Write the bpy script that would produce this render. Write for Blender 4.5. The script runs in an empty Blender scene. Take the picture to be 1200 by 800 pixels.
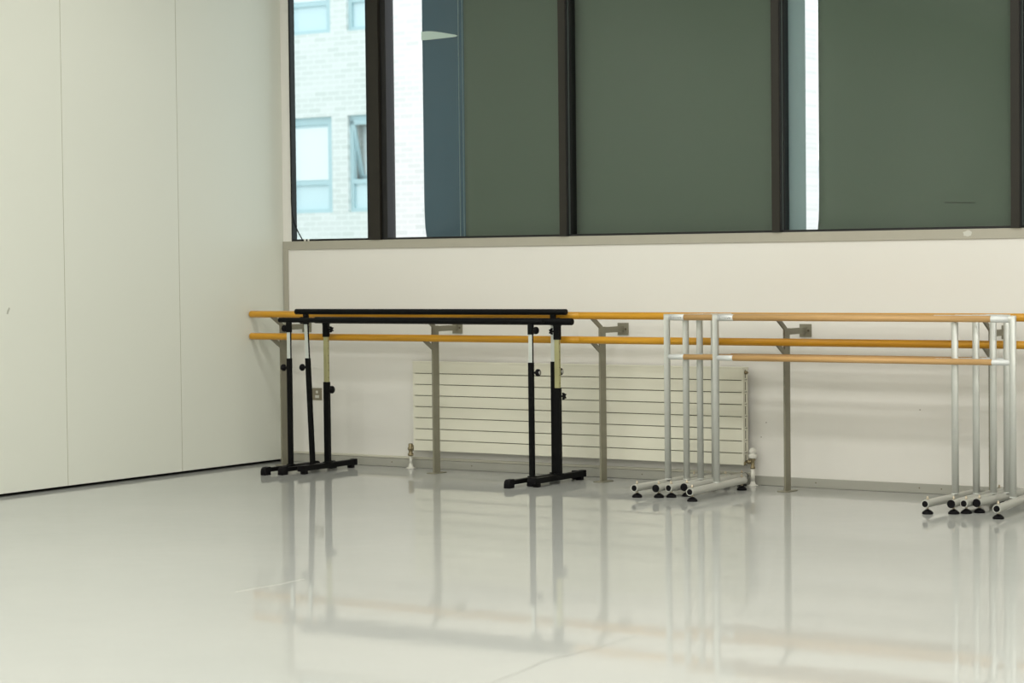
import bpy, bmesh, math, random
from mathutils import Vector, Matrix
random.seed(7)
C = bpy.context.scene
COL = C.collection

# ------------------------------------------------------------------ camera
FPX = 2589.756
YAW, PITCH, ROLL = 0.577491, 0.035109, 0.010760
cam_d = bpy.data.cameras.new('camera')
cam = bpy.data.objects.new('camera', cam_d); COL.objects.link(cam)
fw = Vector((-math.sin(YAW)*math.cos(PITCH), math.cos(YAW)*math.cos(PITCH), -math.sin(PITCH)))
rt = Vector((math.cos(YAW), math.sin(YAW), 0)); dn = fw.cross(rt)
r2 = rt*math.cos(ROLL) + dn*math.sin(ROLL); d2 = -rt*math.sin(ROLL) + dn*math.cos(ROLL)
M = Matrix((r2, -d2, -fw)).transposed().to_4x4()
M.translation = Vector((10.0305, -12.4042, 1.4))
cam.matrix_world = M
cam_d.sensor_width = 36.0; cam_d.lens = FPX/1200*36
cam_d.clip_start = .1; cam_d.clip_end = 300
cam_d.dof.use_dof = True; cam_d.dof.focus_distance = 13.6; cam_d.dof.aperture_fstop = 2.8
C.camera = cam

# ------------------------------------------------------------------ world, exposure
w = bpy.data.worlds.new('sky'); C.world = w; w.use_nodes = True
bg = w.node_tree.nodes['Background']; bg.inputs[0].default_value = (.93, .965, 1, 1); bg.inputs[1].default_value = 1.8
C.view_settings.view_transform = 'Standard'; C.view_settings.look = 'None'
C.view_settings.exposure = 0.09; C.view_settings.gamma = 1.0; C.view_settings.use_curve_mapping = False
LAMP_W = {-2.3: 17.0, -5.2: 40.0, -8.6: 36.0, -12.0: 96.0}
LAMP_C = (1.0, .985, .955)
ROOM_X, ROOM_Y, ROOM_Z = 13.0, -14.5, 4.2
LAMPS = [(x, y) for y in (-2.3, -5.2, -8.6, -12.0) for x in ((1.9, 4.95, 8.0, 11.05) if y > -6 else (2.5, 5.6, 8.7, 11.8))]
for i, (x, y) in enumerate(LAMPS):
    ld = bpy.data.lights.new('ceiling_lamp', 'AREA'); ld.shape = 'RECTANGLE'; ld.size = 1.5; ld.size_y = .5
    ld.energy = LAMP_W[y]; ld.color = LAMP_C
    lo = bpy.data.objects.new('ceiling_lamp', ld); COL.objects.link(lo); lo.location = (x, y, ROOM_Z-.10)

# ------------------------------------------------------------------ materials
def mat(name, col, rough=.5, metal=0, spec=.5, noise=0, nscale=6, bump=0, bscale=200, coat=0, ior=1.45):
    m = bpy.data.materials.new(name); m.use_nodes = True
    nt = m.node_tree; b = nt.nodes['Principled BSDF']
    b.inputs['Base Color'].default_value = (*col, 1); b.inputs['Roughness'].default_value = rough
    b.inputs['Metallic'].default_value = metal; b.inputs['Specular IOR Level'].default_value = spec
    b.inputs['IOR'].default_value = ior; b.inputs['Coat Weight'].default_value = coat
    tc = nt.nodes.new('ShaderNodeTexCoord')
    if noise:
        n = nt.nodes.new('ShaderNodeTexNoise'); n.inputs['Scale'].default_value = nscale; n.inputs['Detail'].default_value = 5
        nt.links.new(tc.outputs['Object'], n.inputs['Vector'])
        mx = nt.nodes.new('ShaderNodeMix'); mx.data_type = 'RGBA'
        mx.inputs['A'].default_value = (*[c*(1-noise) for c in col], 1); mx.inputs['B'].default_value = (*[min(1, c*(1+noise)) for c in col], 1)
        nt.links.new(n.outputs['Fac'], mx.inputs['Factor']); nt.links.new(mx.outputs['Result'], b.inputs['Base Color'])
    if bump:
        n2 = nt.nodes.new('ShaderNodeTexNoise'); n2.inputs['Scale'].default_value = bscale
        nt.links.new(tc.outputs['Object'], n2.inputs['Vector'])
        bp = nt.nodes.new('ShaderNodeBump'); bp.inputs['Strength'].default_value = bump; bp.inputs['Distance'].default_value = .002
        nt.links.new(n2.outputs['Fac'], bp.inputs['Height']); nt.links.new(bp.outputs['Normal'], b.inputs['Normal'])
    return m

def wood_mat(name, c1, c2, rough):
    m = mat(name, c1, rough); nt = m.node_tree; b = nt.nodes['Principled BSDF']
    tc = nt.nodes.new('ShaderNodeTexCoord'); mp = nt.nodes.new('ShaderNodeMapping'); mp.inputs['Scale'].default_value = (1.2, 40, 40)
    n = nt.nodes.new('ShaderNodeTexNoise'); n.inputs['Scale'].default_value = 2.5; n.inputs['Detail'].default_value = 6
    r = nt.nodes.new('ShaderNodeValToRGB'); r.color_ramp.elements[0].position = .3; r.color_ramp.elements[1].position = .7
    r.color_ramp.elements[0].color = (*c1, 1); r.color_ramp.elements[1].color = (*c2, 1)
    nt.links.new(tc.outputs['Object'], mp.inputs[0]); nt.links.new(mp.outputs[0], n.inputs['Vector'])
    nt.links.new(n.outputs['Fac'], r.inputs[0]); nt.links.new(r.outputs[0], b.inputs['Base Color'])
    return m

def floor_mat():
    m = mat('vinyl_floor', (.60, .595, .52), .13); nt = m.node_tree; b = nt.nodes['Principled BSDF']
    L = nt.links.new
    tc = nt.nodes.new('ShaderNodeTexCoord')
    n = nt.nodes.new('ShaderNodeTexNoise'); n.inputs['Scale'].default_value = .9; n.inputs['Detail'].default_value = 6; n.inputs['Roughness'].default_value = .6
    L(tc.outputs['Object'], n.inputs['Vector'])
    r = nt.nodes.new('ShaderNodeValToRGB'); r.color_ramp.elements[0].position = .3; r.color_ramp.elements[1].position = .75
    r.color_ramp.elements[0].color = (.432, .444, .418, 1); r.color_ramp.elements[1].color = (.466, .474, .446, 1)
    L(n.outputs['Fac'], r.inputs[0])
    # scuffs: stretched streaks of wear
    mp = nt.nodes.new('ShaderNodeMapping'); mp.inputs['Scale'].default_value = (.5, 7, 1); mp.inputs['Rotation'].default_value = (0, 0, .5)
    L(tc.outputs['Object'], mp.inputs[0])
    n3 = nt.nodes.new('ShaderNodeTexNoise'); n3.inputs['Scale'].default_value = 2.2; n3.inputs['Detail'].default_value = 8
    L(mp.outputs[0], n3.inputs['Vector'])
    rr = nt.nodes.new('ShaderNodeMapRange'); rr.inputs['From Min'].default_value = .3; rr.inputs['From Max'].default_value = .75
    rr.inputs['To Min'].default_value = .025; rr.inputs['To Max'].default_value = .06
    L(n3.outputs['Fac'], rr.inputs[0]); L(rr.outputs[0], b.inputs['Roughness'])
    L(r.outputs[0], b.inputs['Base Color'])
    # undulation of the sheet
    mp2 = nt.nodes.new('ShaderNodeMapping'); mp2.inputs['Scale'].default_value = (1, 1, 1); L(tc.outputs['Object'], mp2.inputs[0])
    n4 = nt.nodes.new('ShaderNodeTexNoise'); n4.inputs['Scale'].default_value = 7; n4.inputs['Detail'].default_value = 3
    L(mp2.outputs[0], n4.inputs['Vector'])
    bp = nt.nodes.new('ShaderNodeBump'); bp.inputs['Strength'].default_value = .12; bp.inputs['Distance'].default_value = .0025
    L(n4.outputs['Fac'], bp.inputs['Height']); L(bp.outputs['Normal'], b.inputs['Normal'])
    b.inputs['IOR'].default_value = 1.19
    return m

def glass_mat(name, tint):
    m = bpy.data.materials.new(name); m.use_nodes = True; nt = m.node_tree; nt.nodes.clear()
    o = nt.nodes.new('ShaderNodeOutputMaterial'); t = nt.nodes.new('ShaderNodeBsdfTransparent'); g = nt.nodes.new('ShaderNodeBsdfGlossy')
    g.inputs['Roughness'].default_value = .01; t.inputs[0].default_value = (*tint, 1)
    f = nt.nodes.new('ShaderNodeFresnel'); f.inputs[0].default_value = 1.3; mx = nt.nodes.new('ShaderNodeMixShader')
    nt.links.new(f.outputs[0], mx.inputs[0]); nt.links.new(t.outputs[0], mx.inputs[1]); nt.links.new(g.outputs[0], mx.inputs[2]); nt.links.new(mx.outputs[0], o.inputs[0])
    return m

def blind_mat(name, col, trans):
    m = mat(name, col, .7, noise=.06, nscale=3); nt = m.node_tree; b = nt.nodes['Principled BSDF']
    o = [n for n in nt.nodes if n.type == 'OUTPUT_MATERIAL'][0]
    tr = nt.nodes.new('ShaderNodeBsdfTranslucent'); tr.inputs[0].default_value = (*trans, 1)
    ad = nt.nodes.new('ShaderNodeAddShader')
    nt.links.new(b.outputs[0], ad.inputs[0]); nt.links.new(tr.outputs[0], ad.inputs[1]); nt.links.new(ad.outputs[0], o.inputs[0])
    return m

def brick_mat(name, c1, c2, mortar):
    m = mat(name, c1, .9); nt = m.node_tree; b = nt.nodes['Principled BSDF']
    tc = nt.nodes.new('ShaderNodeTexCoord'); sp = nt.nodes.new('ShaderNodeSeparateXYZ'); cb = nt.nodes.new('ShaderNodeCombineXYZ')
    nt.links.new(tc.outputs['Object'], sp.inputs[0]); nt.links.new(sp.outputs['X'], cb.inputs['X']); nt.links.new(sp.outputs['Z'], cb.inputs['Y'])
    br = nt.nodes.new('ShaderNodeTexBrick'); br.inputs['Scale'].default_value = 1.0
    br.inputs['Color1'].default_value = (*c1, 1); br.inputs['Color2'].default_value = (*c2, 1); br.inputs['Mortar'].default_value = (*mortar, 1)
    br.inputs['Brick Width'].default_value = .225; br.inputs['Row Height'].default_value = .075; br.inputs['Mortar Size'].default_value = .008
    nt.links.new(cb.outputs[0], br.inputs['Vector']); nt.links.new(br.outputs['Color'], b.inputs['Base Color'])
    return m

def emit_mat(name, col, s):
    m = mat(name, col, .5); b = m.node_tree.nodes['Principled BSDF']
    b.inputs['Emission Color'].default_value = (*col, 1); b.inputs['Emission Strength'].default_value = s
    return m

K = dict(
    wall=mat('wall_paint', (.80, .785, .735), .55, noise=.012, nscale=1.5, bump=.03, bscale=90),
    panel=mat('panel_laminate', (.745, .76, .68), .42, noise=.012, nscale=.8),
    seam=mat('seam_rubber', (.36, .35, .24), .8),
    dark=mat('shadow_gap_rubber', (.008, .008, .008), .9),
    ceil=mat('ceiling_paint', (.78, .78, .74), .8, noise=.01),
    trim=mat('sill_aluminium', (.43, .41, .34), .45, noise=.04, nscale=14, metal=.1),
    skirt=mat('skirting_grey', (.40, .395, .345), .4, noise=.04, nscale=8),
    lip=mat('skirting_lip', (.62, .60, .50), .4),
    floor=floor_mat(),
    frame=mat('window_frame_bronze', (.024, .0215, .0165), .4, spec=.3, noise=.05),
    frame2=mat('window_gasket_black', (.006, .006, .006), .5),
    bead=mat('window_bead_grey', (.10, .12, .115), .3, metal=.4),
    glass=glass_mat('clear_glass', (.965, .975, .975)),
    glass2=glass_mat('cyan_tinted_glass', (.88, .94, .93)),
    blind=mat('green_grey_blind', (.116, .154, .112), .8, spec=.2, noise=.02, nscale=1.2),
    blind2=blind_mat('slate_blue_blind', (.060, .118, .150), (.020, .040, .052)),
    blind3=blind_mat('thin_pale_blind', (.28, .37, .36), (.085, .12, .125)),
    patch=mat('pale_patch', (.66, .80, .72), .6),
    wood=wood_mat('varnished_barre_wood', (.53, .255, .014), (.68, .34, .024), .3),
    wood2=wood_mat('pale_barre_wood', (.51, .30, .115), (.63, .39, .165), .45),
    taupe=mat('taupe_powder_coat', (.228, .216, .158), .45, noise=.03, nscale=20),
    taupe2=mat('dark_steel_screw', (.12, .10, .07), .4, metal=.5),
    rad=mat('radiator_enamel', (.76, .745, .625), .32),
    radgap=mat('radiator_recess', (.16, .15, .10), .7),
    brass=mat('aged_brass', (.30, .25, .15), .4, metal=.7),
    plasticw=mat('white_plastic', (.74, .73, .66), .35),
    socket=mat('brushed_steel_plate', (.30, .27, .20), .35, metal=.5),
    black=mat('black_powder_coat', (.0035, .0037, .004), .5, spec=.14),
    rubber=mat('black_rubber', (.004, .0036, .0045), .65, spec=.18),
    silver=mat('silver_tube', (.62, .65, .62), .3, metal=.35),
    gold=mat('champagne_tube', (.44, .42, .22), .3, metal=.45),
    cap=mat('bright_cap', (.5, .5, .5), .2, metal=.9),
    alu=mat('silver_painted_tube', (.665, .68, .64), .32, metal=.3, noise=.02, nscale=30),
    alud=mat('dull_silver_tube', (.50, .50, .455), .4, metal=.2, noise=.03, nscale=20),
    alub=mat('bright_collar', (.74, .76, .75), .28, metal=.15),
    ink=mat('grey_print', (.28, .28, .28), .6),
    bolt=mat('zinc_bolt', (.55, .48, .36), .35, metal=.6),
    brick=brick_mat('pale_brick', (.80, .80, .78), (.70, .72, .69), (.86, .86, .84)),
    brick2=brick_mat('cream_brick', (.90, .93, .97), (.90, .93, .97), (.90, .93, .97)),
    extframe=mat('pale_blue_frame', (.50, .66, .70), .5),
    extglass=mat('pale_window_glass', (.66, .80, .84), .12),
    extblind=mat('white_roller_blind', (.88, .92, .93), .8),
    pave=mat('street_paving', (.45, .45, .43), .9, noise=.08, nscale=2),
    lampw=emit_mat('lamp_diffuser', (1, .99, .9), 3.0),
    scuff=mat('white_scuff', (.62, .62, .56), .8),
    hole=mat('screw_hole', (.20, .18, .13), .8),
    crease=mat('vinyl_crease', (.30, .30, .275), .5),
    mark=mat('grey_scuff', (.46, .47, .39), .8),
    tile=mat('roof_dark', (.3, .3, .3), .9),
)

# ------------------------------------------------------------------ mesh helpers
def NB(): return bmesh.new()
def box(bm, x0, x1, y0, y1, z0, z1, mi=0, bev=0):
    t = bmesh.new()
    bmesh.ops.create_cube(t, size=1)
    for v in t.verts:
        v.co = Vector(((x0+x1)/2+v.co.x*(x1-x0), (y0+y1)/2+v.co.y*(y1-y0), (z0+z1)/2+v.co.z*(z1-z0)))
    if bev: bmesh.ops.bevel(t, geom=list(t.edges), offset=bev, segments=2, affect='EDGES', profile=.5)
    for f in t.faces: f.material_index = mi
    merge(bm, t)
def merge(bm, t):
    me = bpy.data.meshes.new('t'); t.to_mesh(me); t.free(); bm.from_mesh(me); bpy.data.meshes.remove(me)
def ring(c, a, b, r, n, ra=None):
    return [c + a*math.cos(2*math.pi*i/n)*r + b*math.sin(2*math.pi*i/n)*(ra or r) for i in range(n)]
def basis(d):
    d = d.normalized(); u = Vector((0, 0, 1)) if abs(d.z) < .9 else Vector((0, 1, 0))
    a = d.cross(u).normalized(); b = d.cross(a).normalized(); return a, b
def cyl(bm, p, q, r, r2=None, n=20, mi=0, caps=True):
    p, q = Vector(p), Vector(q); r2 = r if r2 is None else r2; a, b = basis(q-p)
    A = [bm.verts.new(v) for v in ring(p, a, b, r, n)]; B = [bm.verts.new(v) for v in ring(q, a, b, r2, n)]
    fs = []
    for i in range(n):
        f = bm.faces.new((A[i], A[(i+1) % n], B[(i+1) % n], B[i])); f.smooth = True; fs.append(f)
    if caps: fs.append(bm.faces.new(A[::-1])); fs.append(bm.faces.new(B))
    for f in fs: f.material_index = mi
def lathe(bm, c, axis, prof, n=24, mi=0):
    """prof: list of (distance along axis, radius)"""
    c = Vector(c); ax = Vector(axis).normalized(); a, b = basis(ax); rs = []
    for h, r in prof:
        r = max(r, 1e-4); rs.append([bm.verts.new(v) for v in ring(c+ax*h, a, b, r, n)])
    for k in range(len(rs)-1):
        for i in range(n):
            f = bm.faces.new((rs[k][i], rs[k][(i+1) % n], rs[k+1][(i+1) % n], rs[k+1][i])); f.smooth = True; f.material_index = mi
    f = bm.faces.new(rs[0][::-1]); f.material_index = mi; f = bm.faces.new(rs[-1]); f.material_index = mi
def rtube(bm, path, r, n=20, mi=0):
    """round tube swept along a path with mitred corners"""
    P = [Vector(p) for p in path]; d0 = (P[1]-P[0]).normalized(); a, b = basis(d0); prev = None; last = d0
    for k, p in enumerate(P):
        din = (P[k]-P[k-1]).normalized() if k else (P[1]-P[0]).normalized()
        dout = (P[k+1]-P[k]).normalized() if k < len(P)-1 else din
        nrm = (din+dout).normalized()
        cur = []
        for i in range(n):
            off = a*math.cos(2*math.pi*i/n)*r + b*math.sin(2*math.pi*i/n)*r
            t = -off.dot(nrm)/din.dot(nrm); cur.append(bm.verts.new(p+off+din*t))
        if prev:
            for i in range(n):
                f = bm.faces.new((prev[i], prev[(i+1) % n], cur[(i+1) % n], cur[i])); f.smooth = True; f.material_index = mi
        else: first = cur
        q = din.rotation_difference(dout); a = q @ a; b = q @ b
        prev = cur
    f = bm.faces.new(first[::-1]); f.material_index = mi; f = bm.faces.new(prev); f.material_index = mi
def prism(bm, pts, axis, lo, hi, mi=0):
    """extrude a 2D polygon; axis x: pts are (y,z); y: (x,z); z: (x,y)"""
    def mk(u, v, t): return {'x': (t, u, v), 'y': (u, t, v), 'z': (u, v, t)}[axis]
    A = [bm.verts.new(mk(u, v, lo)) for u, v in pts]; B = [bm.verts.new(mk(u, v, hi)) for u, v in pts]
    n = len(pts); fs = [bm.faces.new(A), bm.faces.new(B[::-1])]
    for i in range(n): fs.append(bm.faces.new((A[i], B[i], B[(i+1) % n], A[(i+1) % n])))
    for f in fs: f.material_index = mi
def obj(name, bm, ms, parent=None, bev=0):
    bmesh.ops.recalc_face_normals(bm, faces=bm.faces)
    me = bpy.data.meshes.new(name); bm.to_mesh(me); bm.free()
    for m in (ms if isinstance(ms, (list, tuple)) else [ms]): me.materials.append(m)
    o = bpy.data.objects.new(name, me); COL.objects.link(o)
    if parent: o.parent = parent
    if bev:
        b = o.modifiers.new('bevel', 'BEVEL'); b.width = bev; b.segments = 2; b.limit_method = 'ANGLE'
    return o
def struct(name, bm, ms, parent=None, bev=0):
    o = obj(name, bm, ms, parent, bev)
    if not parent: o['kind'] = 'structure'
    return o
def thing(name, label, cat, loc=(0, 0, 0), group=None, rz=0):
    o = bpy.data.objects.new(name, None); COL.objects.link(o); o.location = loc; o.rotation_euler = (0, 0, rz)
    o.empty_display_size = .1; o['label'] = label; o['category'] = cat
    if group: o['group'] = group
    return o
def sroot(name):
    o = bpy.data.objects.new(name, None); COL.objects.link(o); o['kind'] = 'structure'; return o
def lab(o, label): o['label'] = label; return o

# ------------------------------------------------------------------ room shell
SILL, HEAD = 1.577, 3.95
bm = NB(); box(bm, -.3, ROOM_X, ROOM_Y, .02, -.2, 0); floor = struct('floor', bm, K['floor'])
bm = NB(); box(bm, -.3, ROOM_X+.2, ROOM_Y-.2, .3, ROOM_Z, ROOM_Z+.2); struct('ceiling', bm, K['ceil'])
bm = NB()
box(bm, -.3, ROOM_X, 0, .28, -.2, SILL-.06)
box(bm, -.3, ROOM_X, .012, .28, SILL-.06, SILL-.005)
box(bm, -.3, ROOM_X, 0, .28, HEAD, ROOM_Z)
box(bm, -.3, .077, 0, .03, SILL-.01, HEAD)
box(bm, 12.85, ROOM_X, 0, .28, SILL-.01, HEAD)
wb = struct('wall_back', bm, K['wall'])
bm = NB(); box(bm, ROOM_X, ROOM_X+.2, ROOM_Y-.2, .3, -.2, ROOM_Z); struct('wall_right', bm, K['wall'])
bm = NB(); box(bm, -.3, ROOM_X, ROOM_Y-.2, ROOM_Y, -.2, ROOM_Z); struct('wall_front', bm, K['wall'])
# left wall: folding partition of tall laminate panels above a dark floor gap
wl = sroot('wall_left')
bm = NB(); box(bm, -.28, -.06, ROOM_Y, 0, 0, ROOM_Z); obj('partition_core', bm, K['dark'], wl)
seams = [0.0, -1.115, -2.200, -3.285, -4.37, -5.455, -6.54, -7.625, -8.71, -9.795, -10.88, -11.965, -13.05, ROOM_Y]
for a, b in zip(seams, seams[1:]):
    bm = NB(); box(bm, -.06, 0, b+.0022, a-.0022 if a else -.001, .020, ROOM_Z-.005); obj('wall_panel', bm, K['panel'], wl, bev=.0015)
    if b != ROOM_Y:
        bm = NB(); box(bm, -.05, -.0012, b-.0022, b+.0022, .020, ROOM_Z-.005); obj('panel_seam', bm, K['seam'], wl)
bm = NB(); prism(bm, [(-2.706, 1.125), (-2.694, 1.123), (-2.676, 1.158), (-2.684, 1.166), (-2.70, 1.146)], 'x', -.001, .0008); obj('scuff_mark', bm, K['mark'], wl)
# trims
bm = NB(); box(bm, 0.002, ROOM_X, -.010, .012, SILL-.06, SILL, bev=.002); trim1 = struct('trim_1', bm, K['trim'])
bm = NB()
random.seed(3)
pts = []
for i in range(16):
    a = 2*math.pi*i/16; r = .75+.35*random.random(); pts.append((5.168+.028*math.cos(a)*r*1.1, SILL-.026+.019*math.sin(a)*r))
prism(bm, pts, 'y', -.0116, -.0105); obj('white_scuff', bm, K['scuff'], trim1)
bm = NB(); box(bm, 0.004, .046, -.012, .0, .0, SILL-.06, bev=.002); struct('trim_2', bm, K['trim'])
# skirting
bs = sroot('baseboard_back')
bm = NB(); box(bm, .046, ROOM_X, -.014, 0, 0.001, .058, bev=.002); obj('skirting_board', bm, K['skirt'], bs)
bm = NB(); box(bm, .046, 3.75, -.017, 0, .060, .076, bev=.003); obj('skirting_lip', bm, K['lip'], bs)
for x in (.95, 1.62, 2.95, 3.5, 4.18, 4.86, 5.0, 5.9):
    bm = NB(); cyl(bm, (x, -.013, .032), (x, -.0155, .032), .0045, n=12); obj('screw', bm, K['hole'], bs)
for x, z in ((3.837, .393), (3.801, .301), (4.86, .50)):
    bm = NB(); cyl(bm, (x, .001, z), (x, -.0012, z), .0034, n=12); obj('screw_hole', bm, K['hole'], wb)

def scratch(P_, w_, m, label):
    bm = NB(); prev = None
    for i, (x, y) in enumerate(P_):
        a, b = P_[max(0, i-1)], P_[min(len(P_)-1, i+1)]; d = Vector((b[0]-a[0], b[1]-a[1], 0)).normalized(); nn = Vector((-d.y, d.x, 0))*w_*(.25 if i in (0, len(P_)-1) else .5)
        c = Vector((x, y, .0)); cur = [bm.verts.new(c+nn), bm.verts.new(c-nn), bm.verts.new(c-nn+Vector((0, 0, .0006))), bm.verts.new(c+nn+Vector((0, 0, .0006)))]
        if prev:
            for k in range(4): bm.faces.new((prev[k], prev[(k+1) % 4], cur[(k+1) % 4], cur[k]))
        else: bm.faces.new(cur)
        prev = cur
    bm.faces.new(prev[::-1]); lab(obj('scratch', bm, m, floor), label)
scratch([(3.848, -5.12), (3.852, -5.0), (3.872, -4.85), (3.865, -4.74), (3.86, -4.66)], .0028, K['scuff'], 'fine white scratch in the vinyl')
scratch([(5.95, -6.35), (5.93, -6.1), (5.885, -5.85), (5.91, -5.6), (5.905, -5.25)], .005, K['crease'], 'faint dark crease in the vinyl')
# ------------------------------------------------------------------ windows
MUL = [(.755, .925), (2.345, 2.405), (3.895, 3.955), (5.437, 5.497), (6.98, 7.04), (8.52, 8.58), (10.06, 10.12), (11.6, 11.66)]
edges = [(.077, .087)] + MUL + [(12.80, 12.85)]
for i in range(len(edges)-1):
    wn = sroot('window_%d' % (i+1))
    l0, l1 = edges[i]; r0, r1 = edges[i+1]
    # glass
    bm = NB(); box(bm, l1-.004, r0+.004, .040, .046, SILL+.012, HEAD-.01)
    obj('glass_pane', bm, K['glass2'] if i == 0 else K['glass'], wn)
    bm = NB()
    box(bm, l1, r0, .0, .09, SILL, SILL+.014); box(bm, l1, r0, .0, .09, HEAD-.05, HEAD)
    if i == 0: box(bm, l0, l1, -.002, .05, SILL, HEAD)
    if i == len(edges)-2: box(bm, r0, r1, -.002, .09, SILL, HEAD)
    obj('window_frame', bm, K['frame2'], wn, bev=.001)
    if i < len(edges)-2:
        bm = NB()
        if i == 0:
            box(bm, r0+.035, r1-.05, -.020, .09, SILL, HEAD)
        else:
            box(bm, r0, r1-.006, -.022, .10, SILL, HEAD)
        obj('mullion', bm, K['frame'], wn, bev=.0015)
        bm = NB()
        if i == 0: box(bm, r0, r0+.03, .0, .10, SILL, HEAD); box(bm, r1-.045, r1, .004, .10, SILL, HEAD)
        else: box(bm, r1-.006, r1, -.016, .10, SILL, HEAD); box(bm, r1, r1+.012, .012, .04, SILL, HEAD)
        obj('mullion_gasket', bm, K['frame2'], wn)
        bm = NB()
        if i == 0: box(bm, r0+.0302, r0+.0345, -.006, .02, SILL+.014, HEAD-.05)
        else: box(bm, r1+.0005, r1+.006, .000, .011, SILL+.014, HEAD-.05)
        obj('glazing_bead', bm, K['bead'], wn)

# ------------------------------------------------------------------ blinds
def blind(name, x0, x1, y, m, label, cat='blind', group=None, curl=0, bar=True):
    t = thing(name, label, cat, ((x0+x1)/2, y, SILL-.003), group)
    hw = (x1-x0)/2; H = HEAD-.09-SILL
    bm = NB(); nx, nz = 24, 30; g = []
    for s in (0, 1):
        gg = []
        for j in range(nz+1):
            z = .001 + H*j/nz; row = []
            for i in range(nx+1):
                u = i/nx; x = -hw + 2*hw*u
                if curl and u < .2: x += curl*math.exp(-z*14)*(1-u/.2)
                yy = .0035*math.sin(u*9+1)*(1-j/nz*.6) + s*.003
                row.append(bm.verts.new((x, yy, z)))
            gg.append(row)
        g.append(gg)
    for s in (0, 1):
        for j in range(nz):
            for i in range(nx):
                f = bm.faces.new((g[s][j][i], g[s][j][i+1], g[s][j+1][i+1], g[s][j+1][i])); f.smooth = True
    for j in range(nz):
        for i in (0, nx): bm.faces.new((g[0][j][i], g[0][j+1][i], g[1][j+1][i], g[1][j][i]))
    fab = obj('fabric', bm, m, t)
    bm = NB(); cyl(bm, (-hw, .03, H+.02), (hw, .03, H+.02), .025); obj('roller', bm, m, t)
    return t
YB = .118
ba = blind('window_blind', 1.135, 1.49, YB+.03, K['blind2'], 'narrow slate blue blind strip beside the bright gap in the second window', curl=.02)
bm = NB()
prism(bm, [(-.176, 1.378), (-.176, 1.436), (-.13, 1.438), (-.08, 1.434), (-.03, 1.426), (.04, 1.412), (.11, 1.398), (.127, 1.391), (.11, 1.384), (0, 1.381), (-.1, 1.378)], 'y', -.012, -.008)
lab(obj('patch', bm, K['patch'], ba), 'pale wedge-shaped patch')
for hx, hw_ in ((.128, .0035), (.160, .002)):
    bm = NB(); box(bm, hx, hx+hw_, -.007, -.001, .002, HEAD-.12-SILL); obj('hem', bm, K['blind3'], ba)
blind('window_blind', 1.502, 2.325, YB, K['blind'], 'green-grey blind filling the right part of the second window')
blind('window_blind', 2.33, 3.873, YB, K['blind'], 'green-grey blind filling the whole third window pane')
blind('window_blind', 3.880, 4.062, YB+.002, K['blind3'], 'narrow paler blind strip left of the bright slit in the fourth window')
bb = blind('window_blind', 4.150, 5.412, YB, K['blind'], 'wide green-grey blind right of the bright slit in the fourth window', curl=-.012)
bm = NB(); cyl(bm, (.195, -.004, .165), (.385, -.004, .160), .0014, n=8); lab(obj('crease', bm, K['frame'], bb), 'short dark crease in the fabric')
b5 = blind('window_blind', 5.418, 6.95, YB, K['blind'], 'dark blind at the edge of the fifth window, behind the last mullion')
for x0, x1, n_ in ((6.96, 8.49, 'sixth'), (8.50, 10.03, 'seventh'), (10.04, 11.57, 'eighth'), (11.58, 12.8, 'ninth')):
    blind('window_blind', x0, x1, YB, K['blind'], 'green-grey blind filling the %s window pane along the wall' % n_)

# cord in the window corner
bm = NB()
P = [(.086, -.010, 3.9), (.086, -.010, 2.4), (.087, -.010, 1.84), (.093, -.010, 1.765), (.112, -.010, 1.70), (.145, -.009, 1.64), (.178, -.006, 1.588), (.182, -.005, 1.5815)]
rtube(bm, P, .0042, 10)
cord = thing('blind_cord', 'black cord hanging down the corner of the first window', 'cord', (0, 0, 0))
obj('cord', bm, K['rubber'], cord)
for x in (.200, .232):
    bm = NB(); box(bm, x-.006, x+.006, -.008, .0, SILL+.0, SILL+.014, bev=.001); obj('clip', bm, K['plasticw'], cord)

# ------------------------------------------------------------------ luminaires
for x, y in LAMPS:
    t = thing('ceiling_light', 'flat rectangular fluorescent luminaire fixed to the ceiling', 'light', (x, y, ROOM_Z), 'luminaires in rows on the ceiling')
    bm = NB(); box(bm, -.80, .80, -.30, .30, -.06, 0, bev=.004); obj('housing', bm, K['plasticw'], t)
    bm = NB(); box(bm, -.75, .75, -.25, .25, -.072, -.062); obj('diffuser', bm, K['lampw'], t)

# ------------------------------------------------------------------ wall barre
YR, ZU, ZL = -.385, 1.066, .911
wbarre = thing('wall_barre', 'long double honey-coloured wooden ballet barre on taupe steel brackets below the windows', 'ballet barre', (0, 0, 0))
def rail(bm, x0, x1, y, z, r, n=28):
    lathe(bm, (x0, y, z), (1, 0, 0), [(0, r*.84), (.003, r*.96), (.007, r), (x1-x0-.007, r), (x1-x0-.003, r*.96), (x1-x0, r*.84)], n)
def railseg(name, x0, x1, y, z, r, m, parent, n=28, round0=False, round1=False):
    bm = NB(); L = x1-x0
    pr = ([(0, r*.72), (.004, r*.93), (.010, r)] if round0 else [(0, r*.985), (.001, r)]) + ([(L-.010, r), (L-.004, r*.93), (L, r*.72)] if round1 else [(L-.001, r), (L, r*.985)])
    lathe(bm, (0, 0, 0), (1, 0, 0), pr, n); o = obj(name, bm, m, parent); o.location = (x0, y, z); return o
for z in (ZU, ZL):
    railseg('rail', .005, 2.72, YR, z, .0235, K['wood'], wbarre, round0=True)
    railseg('rail', 2.721, 6.9, YR, z, .0235, K['wood'], wbarre, round1=True)
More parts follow.
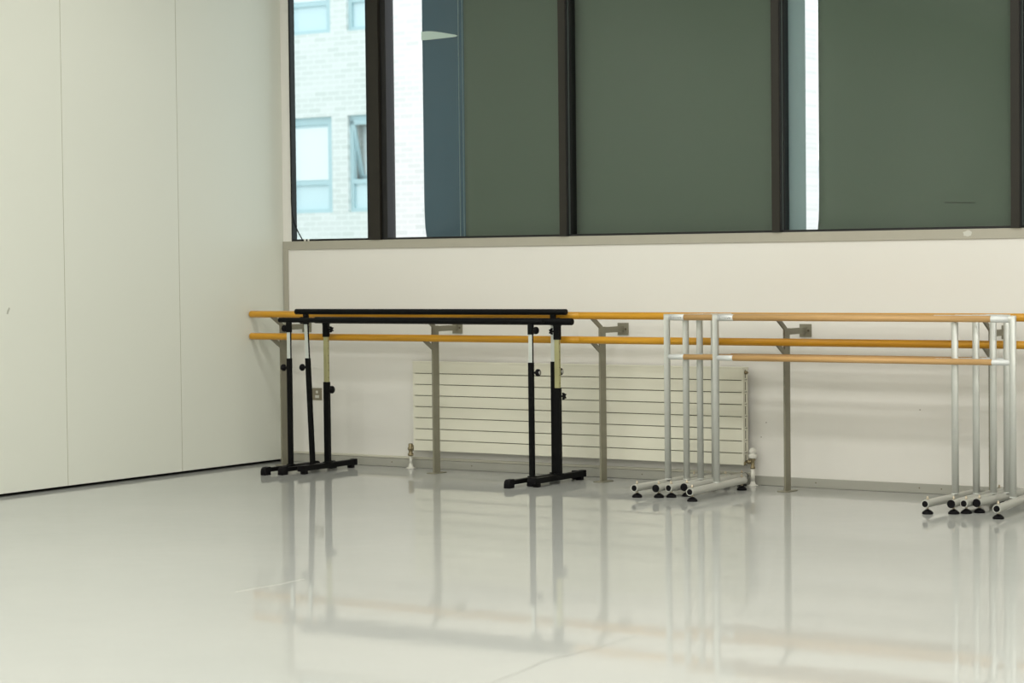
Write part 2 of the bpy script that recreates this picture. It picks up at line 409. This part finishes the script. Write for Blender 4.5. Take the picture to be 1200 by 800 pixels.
for X in (.206, 1.509, 2.812, 4.112, 5.413, 6.715):
    br = bpy.data.objects.new('bracket', None); COL.objects.link(br); br.parent = wbarre; br.location = (X, 0, 0)
    bm = NB(); t2 = .006
    box(bm, -t2, t2, -.307, -.235, .004, .992)
    for zz in (ZU, ZL):
        top = zz-.0225
        prism(bm, [(-.306, top-.060), (-.268, top-.050), (-.306, top-.026), (-.352, top+.002), (-.410, top+.002)], 'x', -t2*.98, t2*.98)
    prism(bm, [(-.24, .952), (-.24, .990), (-.006, .990), (-.006, .952)], 'x', -t2*.97, t2*.97)
    obj('post', bm, K['taupe'], br, bev=.0012)
    bm = NB(); box(bm, -.04, .04, -.008, -.0005, .930, 1.010, bev=.001); obj('wall_plate', bm, K['taupe'], br)
    for xb in (-.022, .022):
        bm = NB(); cyl(bm, (xb, -.008, .97), (xb, -.013, .97), .007, n=6); obj('bolt', bm, K['taupe2'], br)
    bm = NB(); box(bm, -.038, .038, -.335, -.207, .0005, .006, bev=.001); obj('floor_plate', bm, K['taupe'], br)

# ------------------------------------------------------------------ radiator
R0, R1, RB, RT = 1.20, 3.735, .128, .735
rad = thing('radiator', 'long low cream panel radiator with horizontal flat tubes under the barre', 'radiator', (0, 0, 0))
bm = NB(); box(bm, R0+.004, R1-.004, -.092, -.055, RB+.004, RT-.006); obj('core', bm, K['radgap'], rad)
n = 8; pitch = (RT-RB)/n
bm = NB()
for k in range(n):
    z0 = RB+k*pitch; box(bm, R0+.014, R1-.014, -.108, -.085, z0+.0026, z0+pitch-.0026, bev=.0022)
obj('front_panel', bm, K['rad'], rad)
for xe in (R0+.003, R1-.016):
    bm = NB(); box(bm, xe, xe+.013, -.107, -.04, RB, RT, bev=.002); obj('end_bar', bm, K['rad'], rad)
bm = NB(); box(bm, R0, R1, -.110, -.036, RT-.004, RT+.006, bev=.002); obj('top_grille', bm, K['rad'], rad)
bm = NB()
for k in range(n):
    z0 = RB+k*pitch; box(bm, R1-.0035, R1-.0015, -.083, -.076, z0+.014, z0+pitch-.010); box(bm, R1-.0035, R1-.0012, -.086, -.058, z0+.001, z0+.0045)
obj('side_slot', bm, K['radgap'], rad)
bm = NB(); cyl(bm, (R1-.004, -.080, RT-.028), (R1+.010, -.080, RT-.028), .011, n=16); cyl(bm, (R1+.01, -.08, RT-.028), (R1+.018, -.08, RT-.028), .006, n=6); obj('air_vent', bm, K['brass'], rad)
for x in (1.5, 2.45, 3.4):
    bm = NB(); box(bm, x-.02, x+.02, -.045, -.001, RB+.08, RT-.08); obj('wall_bracket', bm, K['rad'], rad)
def flare(bm, x, y, mi=0):
    lathe(bm, (x, y, .001), (0, 0, 1), [(0, .036), (.004, .034), (.010, .018), (.03, .0125), (.035, .0125)], 24, mi)
# left valve
v = bpy.data.objects.new('valve', None); COL.objects.link(v); v.parent = rad; v.location = (0, 0, 0)
vx, vy = R0-.045, -.075
bm = NB()
lathe(bm, (vx, vy, .085), (0, 0, 1), [(0, .009), (.004, .020), (.018, .020), (.022, .014), (.042, .015), (.046, .021), (.060, .021), (.064, .015), (.080, .017), (.088, .012)], 16)
cyl(bm, (vx, vy, .155), (R0+.006, vy, .155), .008, n=14); cyl(bm, (vx+.018, vy, .143), (vx+.034, vy, .143), .020, n=6)
obj('valve_body', bm, K['brass'], v)
bm = NB(); flare(bm, vx, vy); cyl(bm, (vx, vy, .03), (vx, vy, .087), .0105); obj('pipe', bm, K['plasticw'], v)
# right valve with thermostatic head
v = bpy.data.objects.new('valve', None); COL.objects.link(v); v.parent = rad
vx, vy = R1+.045, -.078
bm = NB()
lathe(bm, (vx, vy, .105), (0, 0, 1), [(0, .011), (.003, .015), (.014, .015), (.018, .012), (.05, .012), (.056, .016), (.068, .016)], 16)
cyl(bm, (vx, vy, .15), (R1-.006, vy, .15), .009, n=14); cyl(bm, (vx-.034, vy, .15), (vx-.018, vy, .15), .015, n=6)
lathe(bm, (R1-.005, vy-.012, .14), (0, -1, 0), [(0, .012), (.012, .013), (.016, .008)], 12)
obj('valve_body', bm, K['brass'], v)
bm = NB(); lathe(bm, (vx, vy, .173), (0, 0, 1), [(0, .023), (.004, .0255), (.02, .0255), (.024, .022), (.028, .020), (.054, .0195), (.062, .015), (.064, .012)], 28)
for k in range(14):
    a = 2*math.pi*k/14; cyl(bm, (vx+.0197*math.cos(a), vy+.0197*math.sin(a), .202), (vx+.0197*math.cos(a), vy+.0197*math.sin(a), .228), .0022, n=6)
obj('thermostat_head', bm, K['plasticw'], v)
bm = NB(); flare(bm, vx, vy); cyl(bm, (vx, vy, .03), (vx, vy, .108), .0135); obj('pipe', bm, K['plasticw'], v)

# ------------------------------------------------------------------ socket
s = thing('wall_socket', 'small brushed metal wall socket with pale switches behind the black stands', 'socket', (.289, 0, .489))
bm = NB(); box(bm, -.043, .043, -.006, -.0005, -.043, .043, bev=.002); obj('plate', bm, K['socket'], s)
bm = NB(); box(bm, -.006, .012, -.010, -.005, .006, .024, bev=.001); obj('switch', bm, K['plasticw'], s)
bm = NB(); box(bm, -.014, .020, -.0085, -.005, -.028, -.008, bev=.001); obj('outlet', bm, K['plasticw'], s)

# ------------------------------------------------------------------ black height-adjustable stands
def knob_round(name, parent, p, d, lens=False, r=.0235, stem=.018):
    bm = NB(); lathe(bm, p, d, [(0, .007), (stem, .008), (stem+.004, r*.75), (stem+.010, r), (stem+.022, r), (stem+.028, r*.8), (stem+.030, r*.3)], 20)
    k = obj(name, bm, K['rubber'], parent)
    if lens:
        bm = NB(); lathe(bm, Vector(p)+Vector(d)*(stem+.0285), d, [(0, r*.6), (.0025, r*.55), (.004, r*.2)], 16)
        obj('knob_cap', bm, K['cap'], k)
    return k
def knob_star(parent, p, d, r=.023):
    d = Vector(d).normalized(); a, b = basis(d); p = Vector(p)
    bm = NB(); cyl(bm, p, p+d*.02, .006, n=12)
    A, B = [], []; c = p+d*.018; c2 = p+d*.032; n = 40
    for i in range(n):
        an = 2*math.pi*i/n; rr = r*(.66+.34*math.cos(5*an))
        o = a*math.cos(an)*rr + b*math.sin(an)*rr; A.append(bm.verts.new(c+o)); B.append(bm.verts.new(c2+o*.9))
    bm.faces.new(A[::-1]); bm.faces.new(B)
    for i in range(n): bm.faces.new((A[i], A[(i+1) % n], B[(i+1) % n], B[i]))
    return obj('knob', bm, K['rubber'], parent)
def rbox(bm, hx, hy, z0, z1, cx=0, cy=0, bev=.003): box(bm, cx-hx, cx+hx, cy-hy, cy+hy, z0, z1, bev=bev)

def leg_side(parent, x, y, kind, side, zbar, rbar, lean=0, yaw=0):
    """one upright with its foot beam. side -1 left, +1 right"""
    sq = kind == 'B'
    u = bpy.data.objects.new('leg', None); COL.objects.link(u); u.parent = parent; u.location = (x, y, 0); u.rotation_euler = (0, 0, -yaw)
    if sq: ow, od, iw, idp, ztop, zbeam, hb, bw = .0205, .0145, .0165, .0115, .609, .022, .036, .019
    else:  ow, od, iw, idp, ztop, zbeam, hb, bw = .0172, .0112, .0140, .0085, .774, .020, .028, .017
    L = .30 if not sq else .305
    bm = NB(); box(bm, -bw, bw, -L+(.03 if not sq else 0), L-(.03 if not sq else 0), zbeam, zbeam+hb, bev=.003)
    beam = obj('foot_beam', bm, K['black'], u)
    for sy in (-1, 1):
        bm = NB()
        if sq:
            box(bm, -bw, bw, sy*(L-.045)-.018, sy*(L-.045)+.018, .0006, zbeam+.001, bev=.002)
            if sy > 0: box(bm, -bw-.002, bw+.002, L-.03, L+.004, zbeam-.004, zbeam+hb+.003, bev=.003)
            else: box(bm, -bw-.0015, bw+.0015, -L-.003, -L+.016, zbeam-.001, zbeam+hb+.002, bev=.002)
        else:
            e = sy*(L+.0); i_ = sy*(L-.062)
            prism(bm, [(i_, .0006), (e, .0006), (e, .028), (e-sy*.006, .045), (e-sy*.020, .054), (i_, .056)], 'x', -.021, .021)
        obj('foot_pad', bm, K['rubber'], beam, bev=.003 if not sq else 0)
    sh = lambda z: lean*(1-z/zbar)
    bm = NB(); zb = zbeam+hb-.002
    box(bm, -ow, ow, -od, od, zb, ztop, bev=.002)
    for v_ in bm.verts: v_.co.x += sh(v_.co.z) - sh(zb)*0
    obj('outer_tube', bm, K['black'], u)
    bm = NB(); rbox(bm, ow+.006, od+.008, zbeam+hb-.001, zbeam+hb+.006, sh(.05), 0, .001); obj('base_plate', bm, K['black'], u)
    zc = zbar-rbar
    bm = NB(); box(bm, -iw, iw, -idp, idp, ztop-.05, zc-.06, bev=.0015)
    for v_ in bm.verts: v_.co.x += sh(v_.co.z)
    it = obj('inner_tube', bm, K['gold'] if sq else K['silver'], u)
    if sq: lab(it, 'champagne coloured inner tube')
    else:
        lab(it, 'silver inner tube')
        bm = NB(); box(bm, iw-.0004, iw+.0008, -idp+.0012, idp-.0012, ztop, zc-.06)
        for v_ in bm.verts: v_.co.x += sh(v_.co.z)
        lab(obj('side_strip', bm, K['rubber'], it), 'black strip down the tube side')
    for k in range(int((zc-.08-ztop)/.05)):
        z = ztop+.03+k*.05; bm = NB(); cyl(bm, (iw+sh(z)-.0004, 0, z), (iw+sh(z)+.0006, 0, z), .003, n=8)
        obj('height_hole', bm, K['rubber'], it)
    cd = .092 if sq else .066
    bm = NB(); box(bm, -ow, ow, -od-.001, od+.001, zc-cd, zc+.010, bev=.002)
    if sq: box(bm, -ow-.004, ow+.004, -.014, .014, zc-.006, zc+.012, bev=.002)
    for v_ in bm.verts: v_.co.x += sh(v_.co.z)
    obj('collar', bm, K['black'], u)
    if kind == 'A' or kind == 'C':
        zk = .71; knob_round('knob', u, (side*ow+sh(zk), 0, zk), (side, 0, 0), lens=side > 0)
        zk = zc-.040; knob_round('knob', u, (side*ow+sh(zk), 0, zk), (side, 0, 0), lens=False, stem=.006)
    else:
        zk = .557
        if side < 0: knob_round('knob', u, (ow, 0, zk), (1, 0, 0), r=.026, stem=.006)
        else: knob_star(u, (ow, 0, zk), (1, 0, 0), .026)
        knob_star(u, (-side*ow, 0, zc-.040), (-side, 0, 0))
    return u
def black_stand(kind, xl, yl, xr, yr, x0, x1, zbar, rbar, label, leanl=0, leanr=0):
    a = math.atan2(yr-yl, xr-xl); L = math.hypot(xr-xl, yr-yl)
    t = thing('portable_barre', label, 'ballet barre', (xl, yl, 0), None, a)
    bm = NB(); rail(bm, 0, x1-x0, 0, 0, rbar); b = obj('rail', bm, K['black'], t); b.location = (x0-xl, 0, zbar)
    leg_side(t, 0, 0, kind, -1, zbar, rbar, leanl, a); leg_side(t, L, 0, kind, 1, zbar, rbar, leanr, a)
    return t
black_stand('A', .555, -.640, 2.493, -.618, .470, 2.585, 1.034, .0168, 'black adjustable portable barre, lowest and slimmest rail, its left end sticking out farthest')
tc_ = black_stand('C', .650, -.575, 2.554, -.447, .566, 2.658, 1.090, .0190, 'black adjustable portable barre with the highest rail, one leg leaning', leanl=.045)
black_stand('B', .749, -.480, 2.612, -.492, .655, 2.728, 1.030, .0222, 'black adjustable portable barre with champagne inner tubes and star knobs')

# ------------------------------------------------------------------ silver double-rail stands
def white_stand(xl, yl, xr, yr, label, fullcap=False, marks=False, bskew=0, boff=0, right=(0, 0)):
    a = math.atan2(yr-yl, xr-xl); L = math.hypot(xr-xl, yr-yl)
    t = thing('double_barre_stand', label, 'ballet barre', (xl, yl, 0), 'silver portable barres nested by the radiator', a)
    ZT, ZM, rp, rt_, rm = 1.066, .826, .0196, .0184, .0165
    col = .140
    for sx, x in ((1, 0), (-1, L)):
        fr = bpy.data.objects.new('side_frame', None); COL.objects.link(fr); fr.parent = t; fr.location = (x, 0, 0)
        bm = NB(); rtube(bm, [(0, 0, .078), (0, 0, ZT), (sx*(col-.018), 0, ZT)], rp, 24); obj('upright', bm, K['alu'], fr)
        bm = NB(); lathe(bm, (sx*.012, 0, ZM), (sx, 0, 0), [(0, rm), (col-.034, rm), (col-.030, rm*.98)], 24); lab(obj('collar', bm, K['alub'], fr), 'bright silver sleeve')
        bm = NB(); lathe(bm, (sx*.021, 0, ZT), (sx, 0, 0), [(0, rp+.0006), (col-.040, rp+.0006), (col-.038, rp)], 24); up = lab(obj('top_collar', bm, K['alub'], fr), 'bright silver sleeve')
        if marks and sx > 0:
            bm = NB()
            def dab(x0, x1, a0, a1):
                r = rp+.0011; q = []
                for xx, an in ((x0, a0), (x1, a0), (x1, a1), (x0, a1)): q.append(bm.verts.new((xx, -math.cos(an)*r, ZT+math.sin(an)*r)))
                bm.faces.new(q)
            for k in range(10): dab(.038+.006*math.cos(k*.628)-.0013, .038+.006*math.cos(k*.628)+.0013, -.08+.33*math.sin(k*.628)-.07, -.08+.33*math.sin(k*.628)+.07)
            random.seed(5)
            for k in range(9):
                x_ = .052+k*.0072; dab(x_, x_+.0016, -.3, .18); dab(x_+.0015, x_+.0052, random.choice((-.3, -.06, .08)), random.choice((.0, .16)))
            obj('print', bm, K['ink'], fr)
        # base tube running front to back
        ys, ye = -.385, .385
        base = None
        bm = NB(); cyl(bm, (0, ys, .058), (0, ye, .058), .0225, n=28, caps=False)
        cyl(bm, (0, ye, .058), (0, ys, .058), .0175, n=28, caps=False)
        for yy in (ys, ye):
            A = [bm.verts.new(p) for p in ring(Vector((0, yy, .058)), Vector((1, 0, 0)), Vector((0, 0, 1)), .0225, 28)]
            B = [bm.verts.new(p) for p in ring(Vector((0, yy, .058)), Vector((1, 0, 0)), Vector((0, 0, 1)), .0175, 28)]
            for i in range(28): bm.faces.new((A[i], A[(i+1) % 28], B[(i+1) % 28], B[i]))
        base = obj('base_tube', bm, K['alud'], fr)
        sk, of = (bskew, boff) if sx > 0 else right
        base.rotation_euler = (0, 0, sk); base.location.x = of
        for sy, yy in ((-1, ys), (1, ye)):
            bm = NB()
            if fullcap: lathe(bm, (0, yy+sy*.0005, .058), (0, sy, 0), [(0, .0228), (.006, .0228), (.009, .019)], 28)
            else: lathe(bm, (0, yy-sy*.012, .058), (0, sy, 0), [(0, .0174), (.0125, .0174), (.0135, .015)], 28)
            obj('end_cap', bm, K['rubber'], base)
            yf = yy-sy*.035
            bm = NB(); cyl(bm, (0, yf, .020), (0, yf, .098), .005, n=12); cyl(bm, (0, yf, .081), (0, yf, .088), .0085, n=6); cyl(bm, (0, yf, .028), (0, yf, .034), .0085, n=6)
            obj('bolt', bm, K['bolt'], base)
            bm = NB(); lathe(bm, (0, yf, .0006), (0, 0, 1), [(0, .0300), (.007, .0305), (.012, .0275), (.019, .0200), (.0245, .0105), (.026, .006)], 28)
            obj('rubber_foot', bm, K['rubber'], base)
        bm = NB(); cyl(bm, (0, 0, .078), (0, 0, .083), .0215, n=24); obj('weld_ring', bm, K['alu'], fr)
    for z, r in ((ZT, rt_), (ZM, rm+.0005)):
        bm = NB(); cyl(bm, (0, 0, 0), (L-2*(col-.018)+.008, 0, 0), r, n=28); b = obj('rail', bm, K['wood2'], t); b.location = (col-.022, 0, z)
    return t
OFF = .345+.0
white_stand(3.488, -.637, 5.343, -.655, 'silver double-rail barre stand, its left end farthest left of the nested five', marks=True, boff=-.014, right=(-.025, -.010))
white_stand(3.592, -.590, 5.440, -.585, 'silver double-rail barre stand with capped feet, second of the nested five from the left', fullcap=True, right=(0, .004))
white_stand(3.662, -.543, 5.523, -.538, 'silver double-rail barre stand in the middle of the nested five', boff=-.012, right=(-.034, -.013))
white_stand(3.712, -.452, 5.578, -.470, 'silver double-rail barre stand with capped feet, nearest the wall among the nested five', fullcap=True, right=(-.045, -.010))
white_stand(3.845, -.683, 5.697, -.698, 'silver double-rail barre stand in front of the nested five, both pale rails fully seen', marks=True, bskew=.057, boff=.006, right=(.09, .018))

# ------------------------------------------------------------------ outside
bm = NB(); box(bm, -40, 30, .4, 60, -.6, -.4); struct('ground', bm, K['pave'])
BY = 12.0
b1 = thing('brick_building', 'pale brick building with light blue framed windows across the street', 'building', (0, BY, 0))
cols = [(-12.78, -11.99), (-11.72, -10.93), (-9.61, -8.82), (-8.545, -7.755), (-6.45, -5.66)]
rows = [(-.35, .98), (2.14, 3.47), (4.63, 5.96), (7.1, 8.4)]
bm = NB()
xs = sorted({-15.0, -5.2, *[c for p in cols for c in p]}); zs = sorted({-.4, 10.0, *[c for p in rows for c in p if c > -.4]})
def isopen(x, z): return any(a < x < b for a, b in cols) and any(a < z < b for a, b in rows)
for i in range(len(xs)-1):
    for j in range(len(zs)-1):
        if not isopen((xs[i]+xs[i+1])/2, (zs[j]+zs[j+1])/2): box(bm, xs[i], xs[i+1], 0, .3, zs[j], zs[j+1])
box(bm, -15, -5.2, .3, 8, -.4, 10.0)
obj('facade', bm, K['brick'], b1)
bm = NB(); box(bm, -15.1, -5.1, -.1, 8.1, 10.0, 10.25); obj('roof', bm, K['tile'], b1)
for ci, (x0, x1) in enumerate(cols):
    for ri, (z0, z1) in enumerate(rows):
        z0 = max(z0, -.38)
        bm = NB(); f = .055; y0, y1 = .06, .13
        box(bm, x0, x1, y0, y1, z0, z0+f); box(bm, x0, x1, y0, y1, z1-.10, z1); box(bm, x0, x0+f, y0, y1, z0+f, z1-.10); box(bm, x1-.11, x1, y0, y1, z0+f, z1-.10)
        tr = z0+.42; box(bm, x0+f, x1-.11, y0, y1, tr-.03, tr+.03)
        wf = obj('window', bm, K['extframe'], b1)
        opened = (ci, ri) == (3, 1)
        bm = NB(); box(bm, x0+.02, x1-.02, .10, .106, z0+.02, tr if opened else z1-.05); obj('pane', bm, K['extglass'], wf)
        bm = NB()
        box(bm, x0+.06, x1-.12, .285 if opened else .085, .295 if opened else .095, tr+.04, z1-.14 if ri % 2 else z1-.4); obj('inner_blind', bm, K['extblind'], wf)
        if (ci, ri) == (3, 1):
            # tilted open casement
            bm = NB(); h = z1-tr-.1
            fr_ = [(0, .0), (0, h)]
            def slab(xa, xb, za, zb, t0=.0, t1=.04):
                q = []
                for (xx, zz, tt) in ((xa, za, t0), (xb, za, t0), (xb, zb, t0), (xa, zb, t0), (xa, za, t1), (xb, za, t1), (xb, zb, t1), (xa, zb, t1)):
                    yy = .03+.20*(1-zz/h)+tt; q.append(bm.verts.new((xx, yy, tr+.03+zz)))
                for ids in ((0, 1, 2, 3), (7, 6, 5, 4), (0, 4, 5, 1), (1, 5, 6, 2), (2, 6, 7, 3), (3, 7, 4, 0)): bm.faces.new([q[k] for k in ids])
            slab(x0+.03, x0+.09, 0, h); slab(x1-.10, x1-.04, 0, h); slab(x0+.03, x1-.04, 0, .06); slab(x0+.03, x1-.04, h-.06, h)
            obj('casement', bm, K['extframe'], wf)
b2 = thing('low_building', 'distant pale flat-roofed building seen through the bright slit between blinds', 'building', (0, 30, 0))
bm = NB(); box(bm, -16, 2, 0, 8, -.4, 3.35); obj('facade', bm, K['brick2'], b2)
bm = NB(); box(bm, -16.1, 2.1, -.15, 8.1, 3.35, 3.5); obj('roof', bm, K['brick2'], b2)
